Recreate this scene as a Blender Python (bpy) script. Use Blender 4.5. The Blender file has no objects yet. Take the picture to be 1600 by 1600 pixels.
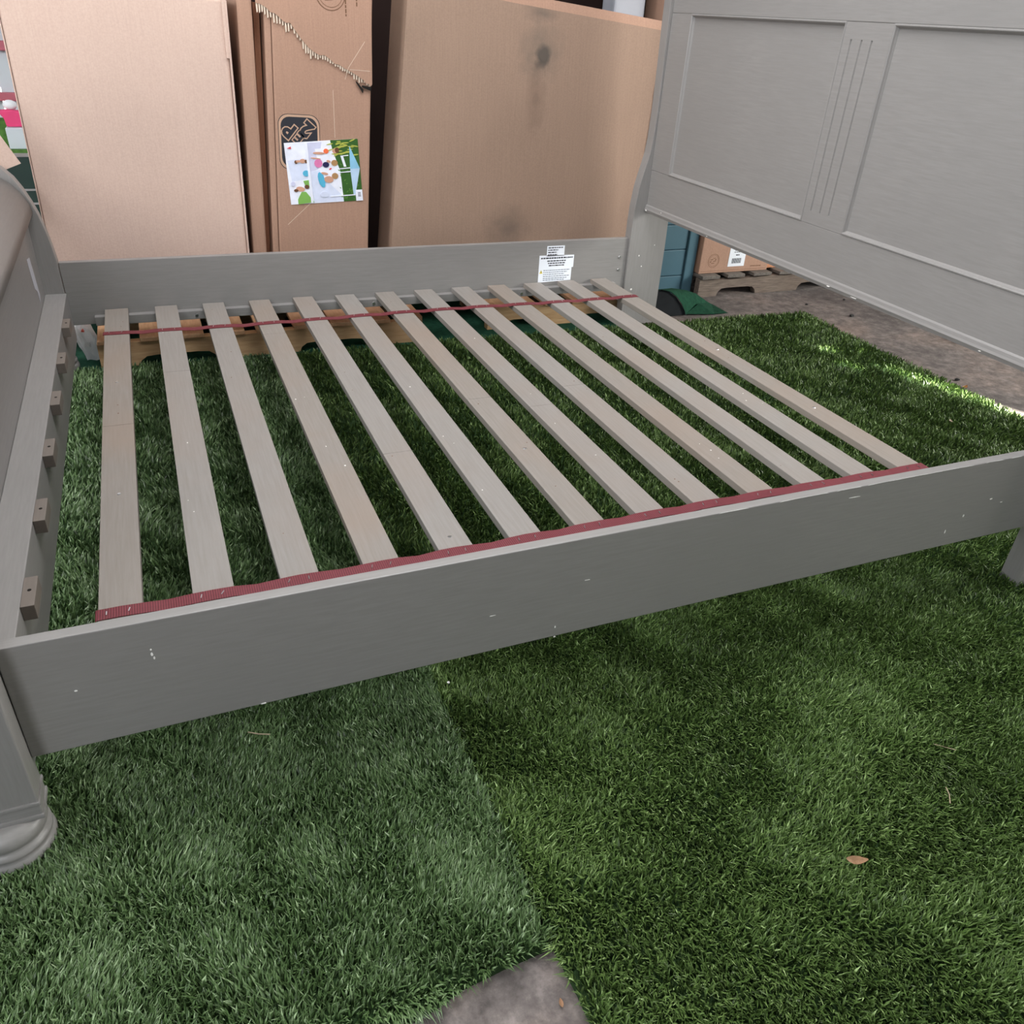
import bpy, bmesh, math, random
import numpy as np
from mathutils import Vector, Matrix
random.seed(7)
S = bpy.context.scene
COL = S.collection
PI = math.pi

# ------------------------------------------------------------------ camera, world, sun, lights, exposure
cam_d = bpy.data.cameras.new('camera'); cam = bpy.data.objects.new('camera', cam_d); COL.objects.link(cam)
cam.location = (0.2858, -1.0113, 1.1020)
cam.rotation_euler = (math.radians(58.418), math.radians(-3.149), math.radians(-22.478))
cam_d.sensor_width = 36.0; cam_d.sensor_fit = 'HORIZONTAL'; cam_d.lens = 28.58; cam_d.clip_start = 0.02; cam_d.clip_end = 200
S.camera = cam
S.view_settings.view_transform = 'Standard'; S.view_settings.look = 'None'
S.view_settings.gamma = 1.0; S.view_settings.exposure = 0.28; S.view_settings.use_curve_mapping = False

W = bpy.data.worlds.new('sky'); S.world = W; W.use_nodes = True
bg = W.node_tree.nodes['Background']
bg.inputs[0].default_value = (0.80, 0.90, 1.0, 1); bg.inputs[1].default_value = 0.62

SUN_DIR = Vector((0.5, -0.35, 0.8)).normalized()      # from the ground towards the sun
sd = bpy.data.lights.new('sun', 'SUN'); sun = bpy.data.objects.new('sun', sd); COL.objects.link(sun)
sd.energy = 46.0; sd.angle = math.radians(0.7); sd.color = (1.0, 0.95, 0.84)
sun.rotation_euler = SUN_DIR.to_track_quat('Z', 'Y').to_euler(); sun.location = (6, -4, 8)

def area(name, loc, target, sx, sy, power, color):
    d = bpy.data.lights.new(name, 'AREA'); d.shape = 'RECTANGLE'; d.size = sx; d.size_y = sy; d.energy = power; d.color = color
    o = bpy.data.objects.new(name, d); COL.objects.link(o); o.location = loc
    o.rotation_euler = (Vector(loc) - Vector(target)).to_track_quat('Z', 'Y').to_euler(); return o
area('roof_light_panel', (1.0, 0.8, 2.88), (1.0, 0.85, 0.0), 1.8, 1.8, 76, (0.98, 0.98, 1.0))
area('front_key_light', (-1.35, -2.85, 2.3), (1.0, 1.5, 0.3), 0.9, 0.9, 62, (0.93, 0.96, 1.0))  # lamp added for the key light behind the camera; no window there
area('open_side_light', (-2.9, 0.6, 1.9), (0.8, 2.1, 0.6), 1.4, 1.4, 70, (1.0, 0.98, 0.97))
area('open_right_light', (6.4, -0.6, 1.9), (2.8, 1.2, 0.0), 1.6, 1.6, 210, (1.0, 0.98, 0.92))

# ------------------------------------------------------------------ helpers
MATS = {}
def newmat(name):
    m = bpy.data.materials.new(name); m.use_nodes = True
    nt = m.node_tree; b = nt.nodes['Principled BSDF']; MATS[name] = m
    return m, nt, b
def noise(nt, scale, detail=4, rough=0.55, stretch=(1, 1, 1), rot=(0, 0, 0)):
    tc = nt.nodes.new('ShaderNodeTexCoord'); mp = nt.nodes.new('ShaderNodeMapping')
    mp.inputs['Scale'].default_value = stretch; mp.inputs['Rotation'].default_value = rot
    n = nt.nodes.new('ShaderNodeTexNoise'); n.inputs['Scale'].default_value = scale
    n.inputs['Detail'].default_value = detail; n.inputs['Roughness'].default_value = rough
    nt.links.new(tc.outputs['Object'], mp.inputs['Vector']); nt.links.new(mp.outputs[0], n.inputs['Vector'])
    return n.outputs['Fac']
def ramp(nt, fac, stops):
    r = nt.nodes.new('ShaderNodeValToRGB'); e = r.color_ramp.elements
    while len(e) < len(stops): e.new(0.5)
    for i, (p, c) in enumerate(stops):
        e[i].position = p; e[i].color = (c[0], c[1], c[2], 1)
    nt.links.new(fac, r.inputs[0]); return r.outputs[0]
def mixc(nt, a, b, fac, mode='MIX'):
    m = nt.nodes.new('ShaderNodeMix'); m.data_type = 'RGBA'; m.blend_type = mode
    for sock, val in ((m.inputs[6], a), (m.inputs[7], b)):
        if isinstance(val, tuple): sock.default_value = (val[0], val[1], val[2], 1)
        else: nt.links.new(val, sock)
    if isinstance(fac, (int, float)): m.inputs[0].default_value = fac
    else: nt.links.new(fac, m.inputs[0])
    return m.outputs[2]
def bump(nt, b, fac, strength=0.1, dist=0.01):
    n = nt.nodes.new('ShaderNodeBump'); n.inputs['Strength'].default_value = strength; n.inputs['Distance'].default_value = dist
    nt.links.new(fac, n.inputs['Height']); nt.links.new(n.outputs[0], b.inputs['Normal'])
def simple(name, c, rough=0.6, spec=0.5, var=0.12, scale=6, metal=0):
    m, nt, b = newmat(name)
    f = noise(nt, scale)
    lo = tuple(x * (1 - var) for x in c); hi = tuple(min(1, x * (1 + var)) for x in c)
    nt.links.new(ramp(nt, f, [(0.3, lo), (0.7, hi)]), b.inputs['Base Color'])
    b.inputs['Roughness'].default_value = rough; b.inputs['Specular IOR Level'].default_value = spec
    b.inputs['Metallic'].default_value = metal
    return m
def grained(name, lo, hi, rough, stretch, scale=30, spec=0.5, blot=None, bstr=0.05):
    m, nt, b = newmat(name)
    f = noise(nt, scale, 5, 0.6, stretch)
    c = ramp(nt, f, [(0.25, lo), (0.75, hi)])
    f2 = noise(nt, 3.0, 3, 0.5)
    if blot:
        c = mixc(nt, c, blot, ramp(nt, f2, [(0.45, (0, 0, 0)), (0.75, (0.6, 0.6, 0.6))]))
    nt.links.new(c, b.inputs['Base Color'])
    b.inputs['Roughness'].default_value = rough; b.inputs['Specular IOR Level'].default_value = spec
    bump(nt, b, f, bstr, 0.002)
    return m
def paint(name, base, axis):
    st = {'x': (1, 14, 14), 'y': (14, 1, 14), 'z': (14, 14, 1)}[axis]
    lo = tuple(c * 0.90 for c in base); hi = tuple(c * 1.08 for c in base)
    return grained(name, lo, hi, 0.42, st, 14, 0.5, tuple(c * 0.92 for c in base), 0.04)
TAUPE = (0.240, 0.231, 0.222)
M_px = paint('taupe_paint_along', TAUPE, 'x'); M_py = paint('taupe_paint_across', TAUPE, 'y'); M_pz = paint('taupe_paint_up', TAUPE, 'z')
M_slat = grained('whitewashed_slat_wood', (0.225, 0.207, 0.188), (0.275, 0.257, 0.240), 0.55, (22, 1, 22), 9, 0.5, (0.26, 0.21, 0.175), 0.06)
M_slat2 = grained('worn_slat_wood', (0.215, 0.192, 0.168), (0.268, 0.243, 0.220), 0.55, (22, 1, 22), 9, 0.5, (0.27, 0.205, 0.16), 0.06)
M_pallet = grained('raw_pallet_pine', (0.42, 0.25, 0.12), (0.62, 0.42, 0.24), 0.8, (1, 9, 9), 12, 0.2, (0.30, 0.17, 0.09), 0.3)
M_palletb = grained('raw_pallet_pine_boards', (0.42, 0.23, 0.12), (0.60, 0.38, 0.22), 0.8, (9, 1, 9), 12, 0.2, (0.36, 0.17, 0.10), 0.3)
M_old = grained('weathered_pallet_wood', (0.10, 0.08, 0.065), (0.25, 0.20, 0.165), 0.85, (1, 9, 9), 14, 0.2, (0.12, 0.09, 0.07), 0.5)
M_oldb = grained('weathered_pallet_boards', (0.09, 0.08, 0.07), (0.20, 0.18, 0.16), 0.85, (9, 1, 9), 14, 0.2, (0.11, 0.09, 0.08), 0.5)
def cardboard(name, base, flute='x'):
    m, nt, b = newmat(name)
    st = (40, 2, 1) if flute == 'x' else (1, 2, 40)
    f = noise(nt, 8, 2, 0.5, st); f2 = noise(nt, 2.2, 3, 0.5); f3 = noise(nt, 180, 2, 0.6)
    c = ramp(nt, f2, [(0.3, tuple(x * 0.93 for x in base)), (0.7, tuple(x * 1.05 for x in base))])
    c = mixc(nt, c, ramp(nt, f, [(0.3, (0.46, 0.46, 0.46)), (0.7, (0.54, 0.54, 0.54))]), 0.5, 'OVERLAY')
    c = mixc(nt, c, ramp(nt, f3, [(0.3, (0.44, 0.44, 0.44)), (0.7, (0.56, 0.56, 0.56))]), 0.5, 'OVERLAY')
    nt.links.new(c, b.inputs['Base Color']); b.inputs['Roughness'].default_value = 0.75; b.inputs['Specular IOR Level'].default_value = 0.25
    bump(nt, b, f, 0.06, 0.002); return m, nt, b, c
M_card, *_ = cardboard('cardboard_pale', (0.585, 0.435, 0.365))
M_card2, *_ = cardboard('cardboard_brown', (0.385, 0.236, 0.168))
M_card3, nt3, b3, c3 = cardboard('cardboard_stained', (0.315, 0.215, 0.158))
def spot(nt, col, centre, r0, r1, sq, dark, amount):   # a scuff with a shape of its own
    tc = nt.nodes.new('ShaderNodeTexCoord'); mp = nt.nodes.new('ShaderNodeMapping')
    mp.inputs['Location'].default_value = (-centre[0] * sq[0], 0, -centre[1] * sq[1]); mp.inputs['Scale'].default_value = (sq[0], 0, sq[1])
    nt.links.new(tc.outputs['Object'], mp.inputs['Vector'])
    n = nt.nodes.new('ShaderNodeTexNoise'); n.inputs['Scale'].default_value = 28; n.inputs['Detail'].default_value = 5
    nt.links.new(tc.outputs['Object'], n.inputs['Vector'])
    ln = nt.nodes.new('ShaderNodeVectorMath'); ln.operation = 'LENGTH'; nt.links.new(mp.outputs[0], ln.inputs[0])
    ad = nt.nodes.new('ShaderNodeMath'); ad.operation = 'MULTIPLY_ADD'; nt.links.new(n.outputs['Fac'], ad.inputs[0]); ad.inputs[1].default_value = r1 * 1.1
    nt.links.new(ln.outputs['Value'], ad.inputs[2])
    mr = nt.nodes.new('ShaderNodeMapRange'); nt.links.new(ad.outputs[0], mr.inputs[0])
    mr.inputs[1].default_value = r0 + r1 * 0.5; mr.inputs[2].default_value = r1 * 1.6; mr.inputs[3].default_value = amount; mr.inputs[4].default_value = 0
    return mixc(nt, col, dark, mr.outputs[0])
M_felt = simple('green_felt', (0.014, 0.058, 0.034), 0.95, 0.1, 0.25, 60)
M_rubber = simple('black_rubber_backing', (0.012, 0.014, 0.016), 0.8, 0.2, 0.3, 20)
M_strap = None
def strapmat():
    m, nt, b = newmat('maroon_webbing')
    tc = nt.nodes.new('ShaderNodeTexCoord'); w = nt.nodes.new('ShaderNodeTexWave'); w.bands_direction = 'X'; w.inputs['Scale'].default_value = 75
    nt.links.new(tc.outputs['Object'], w.inputs['Vector'])
    c = ramp(nt, w.outputs['Fac'], [(0.0, (0.095, 0.012, 0.018)), (1.0, (0.185, 0.030, 0.040))])
    nt.links.new(c, b.inputs['Base Color']); b.inputs['Roughness'].default_value = 0.6
    bump(nt, b, w.outputs['Fac'], 0.3, 0.001); return m
M_strap = strapmat()
M_steel = simple('bright_steel', (0.75, 0.75, 0.76), 0.3, 0.5, 0.05, 10, 1.0)
M_hole = simple('painted_recess_shade', (0.02, 0.018, 0.016), 0.9, 0.1)  # near-black colour standing in for shade inside gap and screw holes
M_chip = simple('bare_white_primer', (0.82, 0.80, 0.77), 0.7)
M_paper = simple('white_paper', (0.80, 0.84, 0.90), 0.55, 0.4, 0.02)
M_ink = simple('black_print_ink', (0.025, 0.027, 0.035), 0.6, 0.3)
M_inkg = simple('grey_print_ink', (0.20, 0.23, 0.28), 0.6, 0.3)
M_tan = simple('unprinted_card_line', (0.50, 0.33, 0.23), 0.75, 0.2)
M_stamp = simple('brown_print_ink', (0.16, 0.085, 0.05), 0.7, 0.2)
M_flute = simple('torn_paper_fibre', (0.66, 0.55, 0.44), 0.9, 0.1)
M_teal = simple('teal_moulded_plastic', (0.060, 0.135, 0.175), 0.5, 0.4, 0.06, 3)
M_teald = simple('teal_groove_shade', (0.02, 0.05, 0.08), 0.7, 0.2)  # darker copy of the teal, groove shade put into the colour
M_wall = simple('dark_interior_boarding', (0.016, 0.010, 0.009), 0.95, 0.05)
M_roof = simple('roof_sheet_metal', (0.30, 0.29, 0.28), 0.6, 0.4)

def new_bm(): return bmesh.new()
def bx(bm, x0, x1, y0, y1, z0, z1, bev=0.0, mi=0, M=None):
    t = bmesh.new(); bmesh.ops.create_cube(t, size=1)
    for v in t.verts:
        v.co = Vector((x0 + (v.co.x + .5) * (x1 - x0), y0 + (v.co.y + .5) * (y1 - y0), z0 + (v.co.z + .5) * (z1 - z0)))
    if bev: bmesh.ops.bevel(t, geom=t.edges[:], offset=bev, segments=2, profile=0.6, affect='EDGES')
    if M: bmesh.ops.transform(t, matrix=M, verts=t.verts)
    for f in t.faces: f.material_index = mi
    merge(bm, t)
def merge(bm, t):
    me = bpy.data.meshes.new('t'); t.to_mesh(me); t.free(); bm.from_mesh(me); bpy.data.meshes.remove(me)
def prism(bm, pts, axis, a, b, mi=0, bev=0):
    """polygon pts (2-D) extruded along axis from a to b. axis 'y': pts are (x,z); 'x': (y,z); 'z': (x,y)"""
    t = bmesh.new()
    def P(p, w): return {'y': (p[0], w, p[1]), 'x': (w, p[0], p[1]), 'z': (p[0], p[1], w)}[axis]
    A = [t.verts.new(P(p, a)) for p in pts]; B = [t.verts.new(P(p, b)) for p in pts]
    t.faces.new(A); t.faces.new(B[::-1]); n = len(pts)
    for i in range(n): t.faces.new([A[i], B[i], B[(i + 1) % n], A[(i + 1) % n]])
    bmesh.ops.recalc_face_normals(t, faces=t.faces)
    if bev: bmesh.ops.bevel(t, geom=t.edges[:], offset=bev, segments=2, profile=0.6, affect='EDGES')
    for f in t.faces: f.material_index = mi
    merge(bm, t)
def lathe(bm, cx, cy, prof, seg=32, mi=0):
    t = bmesh.new(); rings = []
    for r, z in prof:
        rings.append([t.verts.new((cx + r * math.cos(2 * PI * k / seg), cy + r * math.sin(2 * PI * k / seg), z)) for k in range(seg)])
    for a, b in zip(rings, rings[1:]):
        for k in range(seg): t.faces.new([a[k], a[(k + 1) % seg], b[(k + 1) % seg], b[k]])
    t.faces.new(rings[0][::-1]); t.faces.new(rings[-1])
    bmesh.ops.recalc_face_normals(t, faces=t.faces)
    for f in t.faces: f.material_index = mi; f.smooth = True
    merge(bm, t)
ORG = {}
def obj(name, bm, mat, parent=None, label=None, smooth=False, stuff=False, loc=None):
    """verts are given in world coordinates; the object sits at its thing's base"""
    me = bpy.data.meshes.new(name)
    if parent is not None: org = ORG[parent]
    else:
        if loc is None:
            xs = [v.co for v in bm.verts]
            loc = Vector(((min(v.x for v in xs) + max(v.x for v in xs)) / 2, (min(v.y for v in xs) + max(v.y for v in xs)) / 2, min(v.z for v in xs)))
        org = Vector(loc)
    bmesh.ops.translate(bm, vec=-org, verts=bm.verts)
    bm.to_mesh(me); bm.free()
    o = bpy.data.objects.new(name, me); COL.objects.link(o)
    for m in (mat if isinstance(mat, (list, tuple)) else [mat]): me.materials.append(m)
    if parent is not None: o.parent = parent
    else: o.location = org
    ORG[o] = org
    if smooth:
        for p in me.polygons: p.use_smooth = True
    if label: o['label'] = label
    if stuff: o['kind'] = 'stuff'
    return o
def thing(name, label, cat, loc, group=None):
    o = bpy.data.objects.new(name, None); COL.objects.link(o); o.location = loc; o.empty_display_size = 0.05
    ORG[o] = Vector(loc); tag(o, label, cat, group); return o
def tag(o, label, cat, group=None):
    o['label'] = label; o['category'] = cat
    if group: o['group'] = group
    return o
def struct(o): o['kind'] = 'structure'; return o
def text_bm(body, size, M, thick=0.0006, offset=0.0, extr=True):
    cu = bpy.data.curves.new('t', 'FONT'); cu.body = body; cu.size = size; cu.align_x = 'CENTER'; cu.align_y = 'CENTER'
    cu.offset = offset; cu.extrude = thick / 2; cu.resolution_u = 3
    o = bpy.data.objects.new('t', cu); COL.objects.link(o); bpy.context.view_layer.update()
    me = bpy.data.meshes.new_from_object(o.evaluated_get(bpy.context.evaluated_depsgraph_get()))
    bpy.data.objects.remove(o); bpy.data.curves.remove(cu)
    me.transform(M); bm = bmesh.new(); bm.from_mesh(me); bpy.data.meshes.remove(me); return bm

# ------------------------------------------------------------------ setting: floor, walls, roof
FZ = -0.03
def concrete():
    m, nt, b = newmat('stained_concrete')
    f = noise(nt, 1.6, 6, 0.6); g = noise(nt, 22, 8, 0.7); h = noise(nt, 90, 4, 0.7)
    c = ramp(nt, f, [(0.32, (0.085, 0.075, 0.072)), (0.5, (0.15, 0.13, 0.122)), (0.68, (0.225, 0.175, 0.15))])
    c = mixc(nt, c, ramp(nt, g, [(0.3, (0.22, 0.22, 0.22)), (0.52, (0.5, 0.5, 0.5)), (0.68, (0.80, 0.80, 0.80))]), 0.9, 'OVERLAY')
    c = mixc(nt, c, ramp(nt, h, [(0.3, (0.38, 0.38, 0.38)), (0.7, (0.62, 0.62, 0.62))]), 0.6, 'OVERLAY')
    nt.links.new(c, b.inputs['Base Color']); b.inputs['Roughness'].default_value = 0.85; b.inputs['Specular IOR Level'].default_value = 0.25
    bump(nt, b, g, 0.5, 0.004); return m
M_conc = concrete()
bm = new_bm(); bx(bm, -3.2, 7.0, -3.2, 3.05, FZ - 0.1, FZ); struct(obj('floor', bm, M_conc, loc=(0, 0, FZ)))
bm = new_bm(); bx(bm, 0.45, 7.0, 2.95, 3.05, FZ, 2.95); struct(obj('wall_back', bm, M_wall, loc=(3, 3, FZ)))
RZ = 2.95
bm = new_bm(); bx(bm, -1.6, 2.4, -3.1, -3.0, FZ, RZ - .002); struct(obj('sky_blocker_wall', bm, simple('grey_blocker_board', (.16, .16, .155), .9), loc=(0, -3, FZ)))  # unseen wall added to keep sky light off the near rail
def up(x, y):     # point of the roof that the sun shines through to reach the ground point
    t = (RZ - 0.0) / SUN_DIR.z
    return (x + SUN_DIR.x * t, y + SUN_DIR.y * t)
sun_holes = [[up(*p) for p in ((2.86, 1.27), (2.925, 1.16), (3.015, 0.95), (3.10, 0.74), (3.35, 0.25), (3.20, 0.25), (2.965, 0.74), (2.915, 0.94), (2.865, 1.13))],
         [up(*p) for p in ((2.77, 1.47), (2.82, 1.45), (2.81, 1.38), (2.76, 1.41))],
         [up(*p) for p in ((2.72, 1.31), (2.76, 1.30), (2.78, 1.21), (2.73, 1.20))],
         [up(*p) for p in ((2.90, 1.40), (2.93, 1.39), (2.92, 1.36), (2.90, 1.365))]]
outer = [(-1.6, -3.4), (7.0, -3.4), (7.0, 3.7), (-1.6, 3.7)]
loops = [[Vector((p[0], p[1], 0)) for p in l] for l in [outer] + sun_holes]
bm = new_bm()
for l in loops:
    vs = [bm.verts.new((p.x, p.y, RZ)) for p in l]
    for a, b in zip(vs, vs[1:] + vs[:1]): bm.edges.new((a, b))
bmesh.ops.triangle_fill(bm, use_beauty=True, edges=bm.edges[:])
struct(obj('unseen_ceiling', bm, M_roof, loc=(2, 0, RZ)))  # unseen roof, its holes shaped to throw the sun patches

# ------------------------------------------------------------------ artificial turf (two pieces, real blades)
def turf_mat(name, c_lo, c_mid, c_hi, rough):
    m, nt, b = newmat(name)
    at = nt.nodes.new('ShaderNodeAttribute'); at.attribute_name = 'tint'
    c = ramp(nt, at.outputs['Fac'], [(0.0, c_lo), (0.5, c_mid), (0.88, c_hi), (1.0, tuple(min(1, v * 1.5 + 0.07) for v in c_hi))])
    nt.links.new(c, b.inputs['Base Color']); b.inputs['Roughness'].default_value = rough; b.inputs['Specular IOR Level'].default_value = 0.4
    return m
M_turfL = turf_mat('turf_blades_sky_tint', (0.027, 0.052, 0.015), (0.088, 0.156, 0.052), (0.190, 0.275, 0.130), 0.40)  # bluish tint puts the sky's sheen into the blade colour
M_turfR = turf_mat('turf_blades_green', (0.027, 0.050, 0.010), (0.093, 0.163, 0.038), (0.190, 0.285, 0.088), 0.48)
M_back = simple('turf_backing', (0.022, 0.045, 0.016), 0.95, 0.1, 0.3, 90)
def inside(poly, x, y):
    r = np.zeros(len(x), bool); n = len(poly); j = n - 1
    for i in range(n):
        xi, yi = poly[i]; xj, yj = poly[j]
        c = ((yi > y) != (yj > y)) & (x < (xj - xi) * (y - yi) / (yj - yi + 1e-12) + xi)
        r ^= c; j = i
    return r
def turf(name, poly, zones, mat, lean, label, seed, hgt, edge=None):
    rng = np.random.default_rng(seed)
    t = thing(name, label, 'artificial turf', (poly[0][0], poly[0][1], FZ))
    bm = new_bm(); prism(bm, poly, 'z', FZ, FZ + 0.012); obj('backing', bm, M_back, t)
    X = []; Y = []
    for x0, x1, y0, y1, dens in zones:
        n = int((x1 - x0) * (y1 - y0) * dens); X.append(rng.uniform(x0, x1, n)); Y.append(rng.uniform(y0, y1, n))
    X = np.concatenate(X); Y = np.concatenate(Y)
    # tufts: pull the blades together in clumps along stitch rows
    k = inside(poly, X, Y); X = X[k]; Y = Y[k]; n = len(X)
    gx = np.round(X / 0.008) * 0.008; X = X * 0.6 + gx * 0.4
    # slow variation of the lean over the pile
    ph = np.sin(X * 9.0 + 2 * np.sin(Y * 7)) * np.cos(Y * 8.0 + seed); ph2 = np.sin(X * 23 + Y * 31 + seed) * np.sin(X * 17 - Y * 13)
    big = np.sin(X * 11 + 1.7 * np.sin(Y * 9 + seed)) + np.sin(Y * 14 + 2.1 * np.sin(X * 8)) * .8 + .7 * np.sin(X * 27 + Y * 19 + seed)
    lx = lean[0] + 0.16 * big + 0.14 * ph2 + rng.normal(0, 0.36, n); ly = lean[1] + 0.24 * np.sin(big * 1.6 + seed) + 0.15 * ph2 + rng.normal(0, 0.40, n)
    dr = np.zeros(n)
    if edge: dx, dy = edge(X, Y); lx += dx; ly += dy; dr = np.hypot(dx, dy)
    h = hgt * rng.uniform(0.72, 1.05, n) * (1 + 0.05 * ph)
    a = np.arctan2(ly, lx) + PI / 2 + rng.normal(0, .7, n); w = rng.uniform(0.0010, 0.0018, n) * np.where(Y > 0.25, 1.35, 1.0)
    wx = np.cos(a) * w; wy = np.sin(a) * w
    z0 = FZ + 0.012
    def ring(f, bend):
        cx = X + lx * h * bend; cy = Y + ly * h * bend; cz = z0 + h * f * (1 - 0.18 * (lx ** 2 + ly ** 2).clip(0, 1.5) - 0.45 * f * dr.clip(0, 2.0))
        return cx, cy, cz
    V = np.empty((n, 5, 3), np.float32)
    c0 = ring(0, 0); c1 = ring(0.6, 0.38); c2 = ring(1.0, 1.0)
    for i, (c, s, q) in enumerate(((c0, 1, .9), (c0, -1, .9), (c1, 1, 1.), (c1, -1, 1.), (c2, 0, 0))):
        V[:, i, 0] = c[0] + s * q * wx; V[:, i, 1] = c[1] + s * q * wy; V[:, i, 2] = c[2]
    me = bpy.data.meshes.new('blades'); me.vertices.add(n * 5); me.vertices.foreach_set('co', V.ravel())
    base = (np.arange(n) * 5)[:, None]
    L = (base + np.array([[0, 1, 3, 2, 2, 3, 4]])).astype(np.int32).ravel()
    me.loops.add(n * 7); me.loops.foreach_set('vertex_index', L)
    ls = (np.arange(n) * 7)[:, None] + np.array([[0, 4]])
    me.polygons.add(n * 2); me.polygons.foreach_set('loop_start', ls.astype(np.int32).ravel())
    me.update(calc_edges=True)
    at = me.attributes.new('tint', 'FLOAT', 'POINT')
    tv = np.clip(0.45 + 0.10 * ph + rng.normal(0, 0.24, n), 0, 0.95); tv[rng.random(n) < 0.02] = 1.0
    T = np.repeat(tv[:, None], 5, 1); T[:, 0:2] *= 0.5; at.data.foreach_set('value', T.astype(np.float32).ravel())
    me.validate()
    me.polygons.foreach_set('use_smooth', np.ones(len(me.polygons), bool))
    org = ORG[t]; me.transform(Matrix.Translation(-org)); me.materials.append(mat)
    o = bpy.data.objects.new('blades', me); COL.objects.link(o); o.parent = t; o['kind'] = 'stuff'; return t
rr = random.Random(3)
def rough_edge(a, b, n, amp):
    return [(a[0] + (b[0] - a[0]) * i / n + rr.uniform(-amp, amp), a[1] + (b[1] - a[1]) * i / n + rr.uniform(-amp, amp)) for i in range(n)]
polyL = rough_edge((-0.75, -0.47), (0.38, -0.475), 6, .004) + rough_edge((0.38, -0.475), (0.645, -0.445), 4, .006) + rough_edge((0.645, -0.445), (0.657, 1.93), 14, 0.002) + [(0.655, 1.93), (-0.75, 1.95)]
polyR = rough_edge((0.652, -1.15), (0.650, -0.43), 8, .004) + rough_edge((0.650, -0.43), (0.663, 1.93), 12, .003) + [(0.663, 1.93), (2.6, 1.90), (3.02, 1.885), (3.005, 0.7), (2.99, -1.15)]
NEARD = 105000
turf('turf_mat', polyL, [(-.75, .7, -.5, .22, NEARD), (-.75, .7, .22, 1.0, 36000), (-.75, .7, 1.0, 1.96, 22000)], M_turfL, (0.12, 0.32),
     'sky-tinted green artificial turf mat at left under the footboard, pile brushed backwards', 5, 0.020, lambda X, Y: (0 * X, -1.3 * np.clip((-.432 - Y) / .035, 0, 1)))
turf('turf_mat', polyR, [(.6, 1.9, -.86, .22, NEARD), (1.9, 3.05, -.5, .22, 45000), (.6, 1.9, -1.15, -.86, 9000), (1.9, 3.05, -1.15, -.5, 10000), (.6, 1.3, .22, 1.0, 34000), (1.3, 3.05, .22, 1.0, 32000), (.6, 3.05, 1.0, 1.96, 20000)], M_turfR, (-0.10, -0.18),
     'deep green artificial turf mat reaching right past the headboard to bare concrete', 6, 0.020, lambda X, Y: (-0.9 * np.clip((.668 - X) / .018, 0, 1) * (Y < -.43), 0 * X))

# ------------------------------------------------------------------ the bed
BED = thing('bed_frame', 'taupe painted wooden sleigh bed frame standing on turf without mattress', 'bed', (1.04, 0.98, -0.024))
ZT, ZB, L, WI = 0.341, 0.135, 2.08, 1.957
# side rails
def side_rail(y0, y1, inner):
    bm = new_bm(); bx(bm, 0.0 if inner > 0 else -.0115, L, y0, y1, ZB, ZT, 0.0018)
    r = obj('side_rail', bm, M_px, BED)
    s = 1 if inner > 0 else -1
    ya = (y1, y1 + 0.028) if s > 0 else (y0 - 0.028, y0)
    bm = new_bm(); bx(bm, 0.06, L - 0.05, ya[0], ya[1], 0.137, 0.166, 0.0015); obj('ledger_strip', bm, M_px, r)
    return r
railN = side_rail(0.0, 0.021, 1); railF = side_rail(WI, WI + 0.024, -1)
def flecks(name, pts, y, parent, mat, axis='y', thick=0.0006):
    bm = new_bm()
    for (px, pz, w, h) in pts:
        k = 7; off = random.uniform(0, 6)
        poly = [(px + w * .5 * math.cos(2 * PI * i / k + off) * random.uniform(.6, 1.1), pz + h * .5 * math.sin(2 * PI * i / k + off) * random.uniform(.6, 1.1)) for i in range(k)]
        prism(bm, poly, axis, y, y + thick)
    return obj(name, bm, mat, parent, stuff=True)
flecks('paint_chips', [(.845, .157, .004, .007), (.846, .134, .005, .004), (.187, .290, .003, .004), (.187, .281, .004, .008), (.189, .274, .003, .006), (1.84, .209, .006, .008),
                      (1.80, .175, .003, .014), (1.91, .24, .008, .004), (1.95, .225, .010, .003), (.08, .243, .006, .003), (1.49, .318, .03, .0022), (.72, .215, .014, .0015), (.33, .1362, .010, .003), (0.9, 0.25, .012, .001)], -0.0007, railN, M_chip)
# bright worn upper arris
bm = new_bm()
for k in range(30):
    x = 1.15 + .9 * random.random() ** .8; w = random.uniform(.02, .08)
    prism(bm, [(x, ZT - .0014), (x + w, ZT - .0012), (x + w * .9, ZT - .0003), (x + w * .1, ZT - .0004)], 'y', -0.0003, 0.0012)
obj('worn_edge', bm, simple('rubbed_paint', (.5, .49, .47), .5), railN, stuff=True)
# screws in the far rail
for (x, z) in ((2.046, .265), (2.047, .213)):
    bm = new_bm(); t = bmesh.new(); bmesh.ops.create_cone(t, cap_ends=True, segments=14, radius1=.0065, radius2=.005, depth=.004, matrix=Matrix.Translation((x, WI - .002, z)) @ Matrix.Rotation(PI / 2, 4, 'X')); merge(bm, t)
    obj('screw', bm, M_steel, railF)
for x in (.378, 1.0, 1.6):
    bm = new_bm(); t = bmesh.new(); bmesh.ops.create_cone(t, cap_ends=True, segments=14, radius1=.006, radius2=.005, depth=.003, matrix=Matrix.Translation((x, WI - .0295, .150)) @ Matrix.Rotation(PI / 2, 4, 'X')); merge(bm, t)
    obj('screw', bm, M_steel, railF)
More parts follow.
